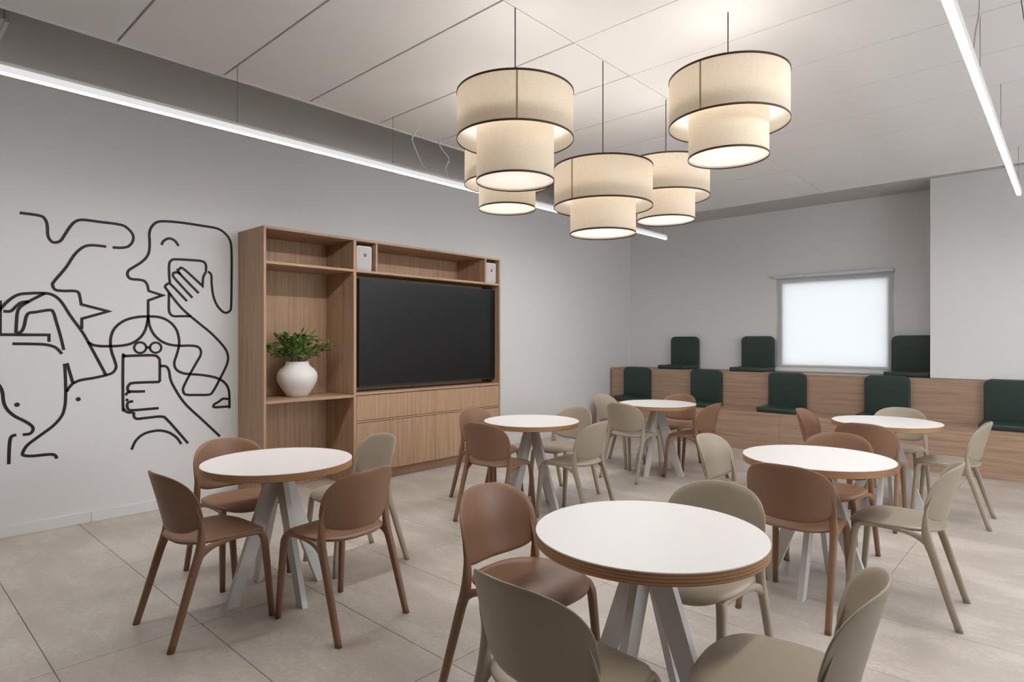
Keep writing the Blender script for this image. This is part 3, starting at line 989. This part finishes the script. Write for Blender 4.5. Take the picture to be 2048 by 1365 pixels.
CHAIRS = [  # rear-leg midpoint x, y, facing angle, colour, label
    (-3.232, 0.970, 92, 'brown', 'brown chair at the mural table, seen side on with its back to the camera side'),
    (-2.530, 1.742, 188, 'brown', 'brown chair seen from behind, right of the table nearest the mural'),
    (-4.031, 1.617, 0, 'brown', 'brown chair between the mural wall and the nearest table to it'),
    (-3.405, 2.460, 266, 'beige', 'beige chair between the mural table and the open shelf bay'),
    (-3.358, 3.241, 97, 'brown', 'brown chair seen from behind at the table before the television cabinet'),
    (-4.156, 3.906, 0, 'brown', 'brown chair tucked between the cabinet drawers and the round table'),
    (-3.460, 4.700, 270, 'beige', 'beige chair facing the camera behind the table by the television cabinet'),
    (-2.693, 3.973, 185, 'beige', 'beige chair seen from behind, right of the table by the television cabinet'),
    (-3.390, 5.256, 87, 'beige', 'beige chair seen from behind at the far left table'),
    (-4.120, 5.980, 0, 'beige', 'beige chair on the wall side of the far left table'),
    (-3.400, 6.680, 270, 'brown', 'brown chair between the far left table and the bench'),
    (-2.630, 5.925, 180, 'brown', 'brown chair on the right side of the far left table'),
    (-1.905, 1.858, 0, 'brown', 'brown chair left of the large foreground table'),
    (-1.105, 1.152, 88, 'beige', 'beige chair in the lower foreground, its back turned to the camera'),
    (-1.140, 2.635, 270, 'beige', 'beige chair facing the camera behind the large foreground table'),
    (-0.355, 1.850, 189, 'beige', 'beige chair at the lower right, its seat and back cut by the frame bottom'),
    (-1.850, 3.893, 0, 'beige', 'pale beige chair left of the second table on the right'),
    (-1.090, 3.195, 90, 'brown', 'brown chair seen from behind in front of the second table on the right'),
    (-0.414, 3.873, 182, 'beige', 'beige chair in side view, right of the second table on the right'),
    (-1.165, 4.590, 270, 'brown', 'brown chair facing the camera behind the second table on the right'),
    (-1.890, 5.980, 0, 'brown', 'brown chair left of the far right table by the bench'),
    (-1.185, 5.212, 90, 'brown', 'brown chair seen from behind at the far right table'),
    (-1.190, 6.720, 270, 'beige', 'beige chair facing the camera between the far right table and the bench'),
    (-0.460, 5.967, 181, 'beige', 'beige chair in side view, right of the far right table'),
]
masters = {}
for x, y, th_, colr, lab in CHAIRS:
    if colr not in masters:
        o = masters[colr] = chair_master(colr)
    else:
        o = copy_tree(masters[colr])
    a = math.radians(th_)
    o.location = (x + 0.2475*math.cos(a), y + 0.2475*math.sin(a), 0)
    o.rotation_euler = (0, 0, a - PI/2)
    tag(o, lab, 'chair', 'moulded chairs around the tables')

# ================================================================== pendant lamps
def pendant(x, y, z_top, z_mid, z_low, label, seam_az):
    r = tag(empty('pendant_lamp', (x, y, z_mid)), label, 'pendant lamp', 'two tier linen pendant lamps')
    R1, R2 = 0.30, 0.20
    h1 = z_top - z_mid; h2 = z_low - z_mid      # heights about the root
    zi = 0.100                                   # inner drum reaches up inside the outer one
    seg = 72
    def drum(name, R, z0, z1):
        V, F = [], []
        nz = 6
        for i in range(nz+1):
            for j in range(seg):
                a = 2*PI*j/seg
                V.append((R*math.cos(a), R*math.sin(a), z0 + (z1-z0)*i/nz))
        for i in range(nz):
            for j in range(seg):
                k = (j+1) % seg
                F.append((i*seg+j, i*seg+k, (i+1)*seg+k, (i+1)*seg+j))
        return mesh(name, V, F, 'linen', r, True, fix=False)
    def binding(name, R, z, parent):
        rows = []
        V, F = [], []
        prof = [(0.0022, -0.0055), (0.0032, 0.0), (0.0022, 0.0055), (0.0003, 0.0055), (0.0003, -0.0050)]
        for j in range(seg):
            a = 2*PI*j/seg
            for dr, dz in prof:
                V.append(((R+dr)*math.cos(a), (R+dr)*math.sin(a), z+dz))
        n = len(prof)
        for j in range(seg):
            k = (j+1) % seg
            for i in range(n):
                m_ = (i+1) % n
                F.append((j*n+i, k*n+i, k*n+m_, j*n+m_))
        return mesh(name, V, F, 'trim', parent, True)
    up = drum('upper_shade', R1, 0, h1)
    binding('binding', R1, 0.0, up); binding('binding', R1, h1, up)
    lo = drum('lower_shade', R2, h2, zi)
    binding('binding', R2, h2, lo)
    # overlapped seam of the cloth
    V, F = [], []
    for i, z in enumerate((0.006, h1-0.006)):
        for d in (-0.004, 0.004):
            a = seam_az + d/R1
            for rr in (R1+0.0006, R1+0.002):
                V.append((rr*math.cos(a), rr*math.sin(a), z))
    F = [(0, 2, 6, 4), (1, 3, 7, 5), (0, 1, 5, 4), (2, 3, 7, 6), (0, 1, 3, 2), (4, 5, 7, 6)]
    mesh('seam', V, F, 'seam', up)
    ring_ = [((R2-0.003)*math.cos(2*PI*j/64), (R2-0.003)*math.sin(2*PI*j/64), h2+0.010) for j in range(64)]
    mesh('diffuser', [(0, 0, h2+0.010)] + ring_, [(0, 1+j, 1+(j+1) % 64) for j in range(64)], 'opal', r)
    # frame spider, socket, bulb, cord, ceiling cup
    for k in range(3):
        a = seam_az + 0.6 + k*2*PI/3
        tube('spoke', [(0.018*math.cos(a), 0.018*math.sin(a), h1-0.02), ((R1-0.002)*math.cos(a), (R1-0.002)*math.sin(a), h1-0.006)], 0.002, 'wire', r, 6)
    lathe('socket', [(0.0, h1-0.045), (0.02, h1-0.045), (0.021, h1-0.03), (0.012, h1-0.015), (0.0, h1-0.012)], 16, 'white', r)
    tube('cord', [(0, 0, h1-0.02), (0, 0, ZC - z_mid - 0.004)], 0.0032, 'cord', r, 8)
    L = bpy.data.lights.new('pendant_bulb', 'POINT')
    L.energy = PENDANT_POWER; L.color = PENDANT_COLOR; L.shadow_soft_size = 0.06
    lo_ = bpy.data.objects.new('pendant_bulb', L); COL.objects.link(lo_)
    lo_.parent = r; lo_.location = (0, 0, h1-0.08)
    return r
pendant(-2.122, 2.324, 2.696, 2.460, 2.247, 'two tier linen drum pendant lamp nearest the television side, front of the five', math.radians(-46))
pendant(-2.131, 3.136, 2.486, 2.246, 2.082, 'lowest two tier linen drum pendant lamp, in the middle of the five', math.radians(-92))
pendant(-2.139, 3.940, 2.682, 2.445, 2.282, 'farthest two tier linen drum pendant lamp, right behind the middle one', math.radians(200))
pendant(-1.331, 3.114, 2.797, 2.554, 2.384, 'highest two tier linen drum pendant lamp, at the right of the five', math.radians(-92))
pendant(-2.940, 3.136, 2.765, 2.525, 2.355, 'two tier linen drum pendant lamp half hidden behind the front left one', math.radians(150))

# ================================================================== linear LED lights
def led_line(x, y_start, label, cables, feeds):
    r = tag(empty('linear_light', (x, 2.8, 2.735)), label, 'linear light', 'suspended linear lights')
    y0, y1 = y_start - 2.8, 7.1 - 2.8
    W = 0.032
    # channel housing, open below
    prof = [(-W/2, 0.0), (-W/2, 0.052), (W/2, 0.052), (W/2, 0.0), (W/2-0.0025, 0.0), (W/2-0.0025, 0.040), (-W/2+0.0025, 0.040), (-W/2+0.0025, 0.0)]
    rings('housing', [[(px_, yy, pz_) for px_, pz_ in prof] for yy in (y0, y1)], 'white', r, smooth=False)
    h = W/2 - 0.0026                                # shallow bevelled opal lens
    lens = [(-h, 0.003), (-h, -0.0003), (-h+0.005, -0.0055), (h-0.005, -0.0055), (h, -0.0003), (h, 0.003)]
    rings('diffuser', [[(px_, yy, pz_) for px_, pz_ in lens] for yy in (y0+0.002, y1-0.002)], 'led', r, smooth=False)
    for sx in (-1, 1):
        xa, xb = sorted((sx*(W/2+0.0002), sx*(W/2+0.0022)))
        box('side_glow', (xa, y0, 0.0), (xb, y1, 0.034), 'housing_glow', r)  # added strips, lighten the housing sides as if lit by the lamp's glow
    for c in cables:
        tube('suspension_wire', [(0, c-2.8, 0.052), (0, c-2.8, ZC-2.735)], 0.0018, 'wire', r, 6)
        lathe('wire_grip', [(0.0, 0.0525), (0.004, 0.0525), (0.004, 0.07), (0.0, 0.072)], 8, 'wire', r, (0, c-2.8, 0))
    for pts in feeds:
        rows = spline_rows([list(p) for p in pts], 5)
        tube('power_flex', [(p[0]-x, p[1]-2.8, p[2]-2.735) for p in rows], 0.0055, 'flex', r, 6)
    return r
led_line(-3.855, -0.4, 'long suspended white linear light on the left, in front of the mural wall', [-0.2, 0.4, 1.635, 2.823, 4.0, 5.24, 7.03],
         [[(-3.886, 3.10, 3.15), (-3.89, 3.06, 3.08), (-3.87, 3.02, 3.02), (-3.86, 3.06, 2.93), (-3.855, 3.11, 2.84), (-3.855, 3.19, 2.787)],
          [(-3.905, 3.345, 3.15), (-3.90, 3.33, 3.08), (-3.87, 3.33, 3.02), (-3.86, 3.40, 2.95), (-3.855, 3.36, 2.86), (-3.855, 3.39, 2.787)]])
led_line(-0.357, 1.3, 'long suspended white linear light at the right of the ceiling', [1.5, 2.6, 3.995, 5.238, 7.03],
         [[(-0.34, 3.70, 3.15), (-0.33, 3.66, 3.10), (-0.335, 3.72, 3.03), (-0.35, 3.72, 2.92), (-0.357, 3.68, 2.787)]])
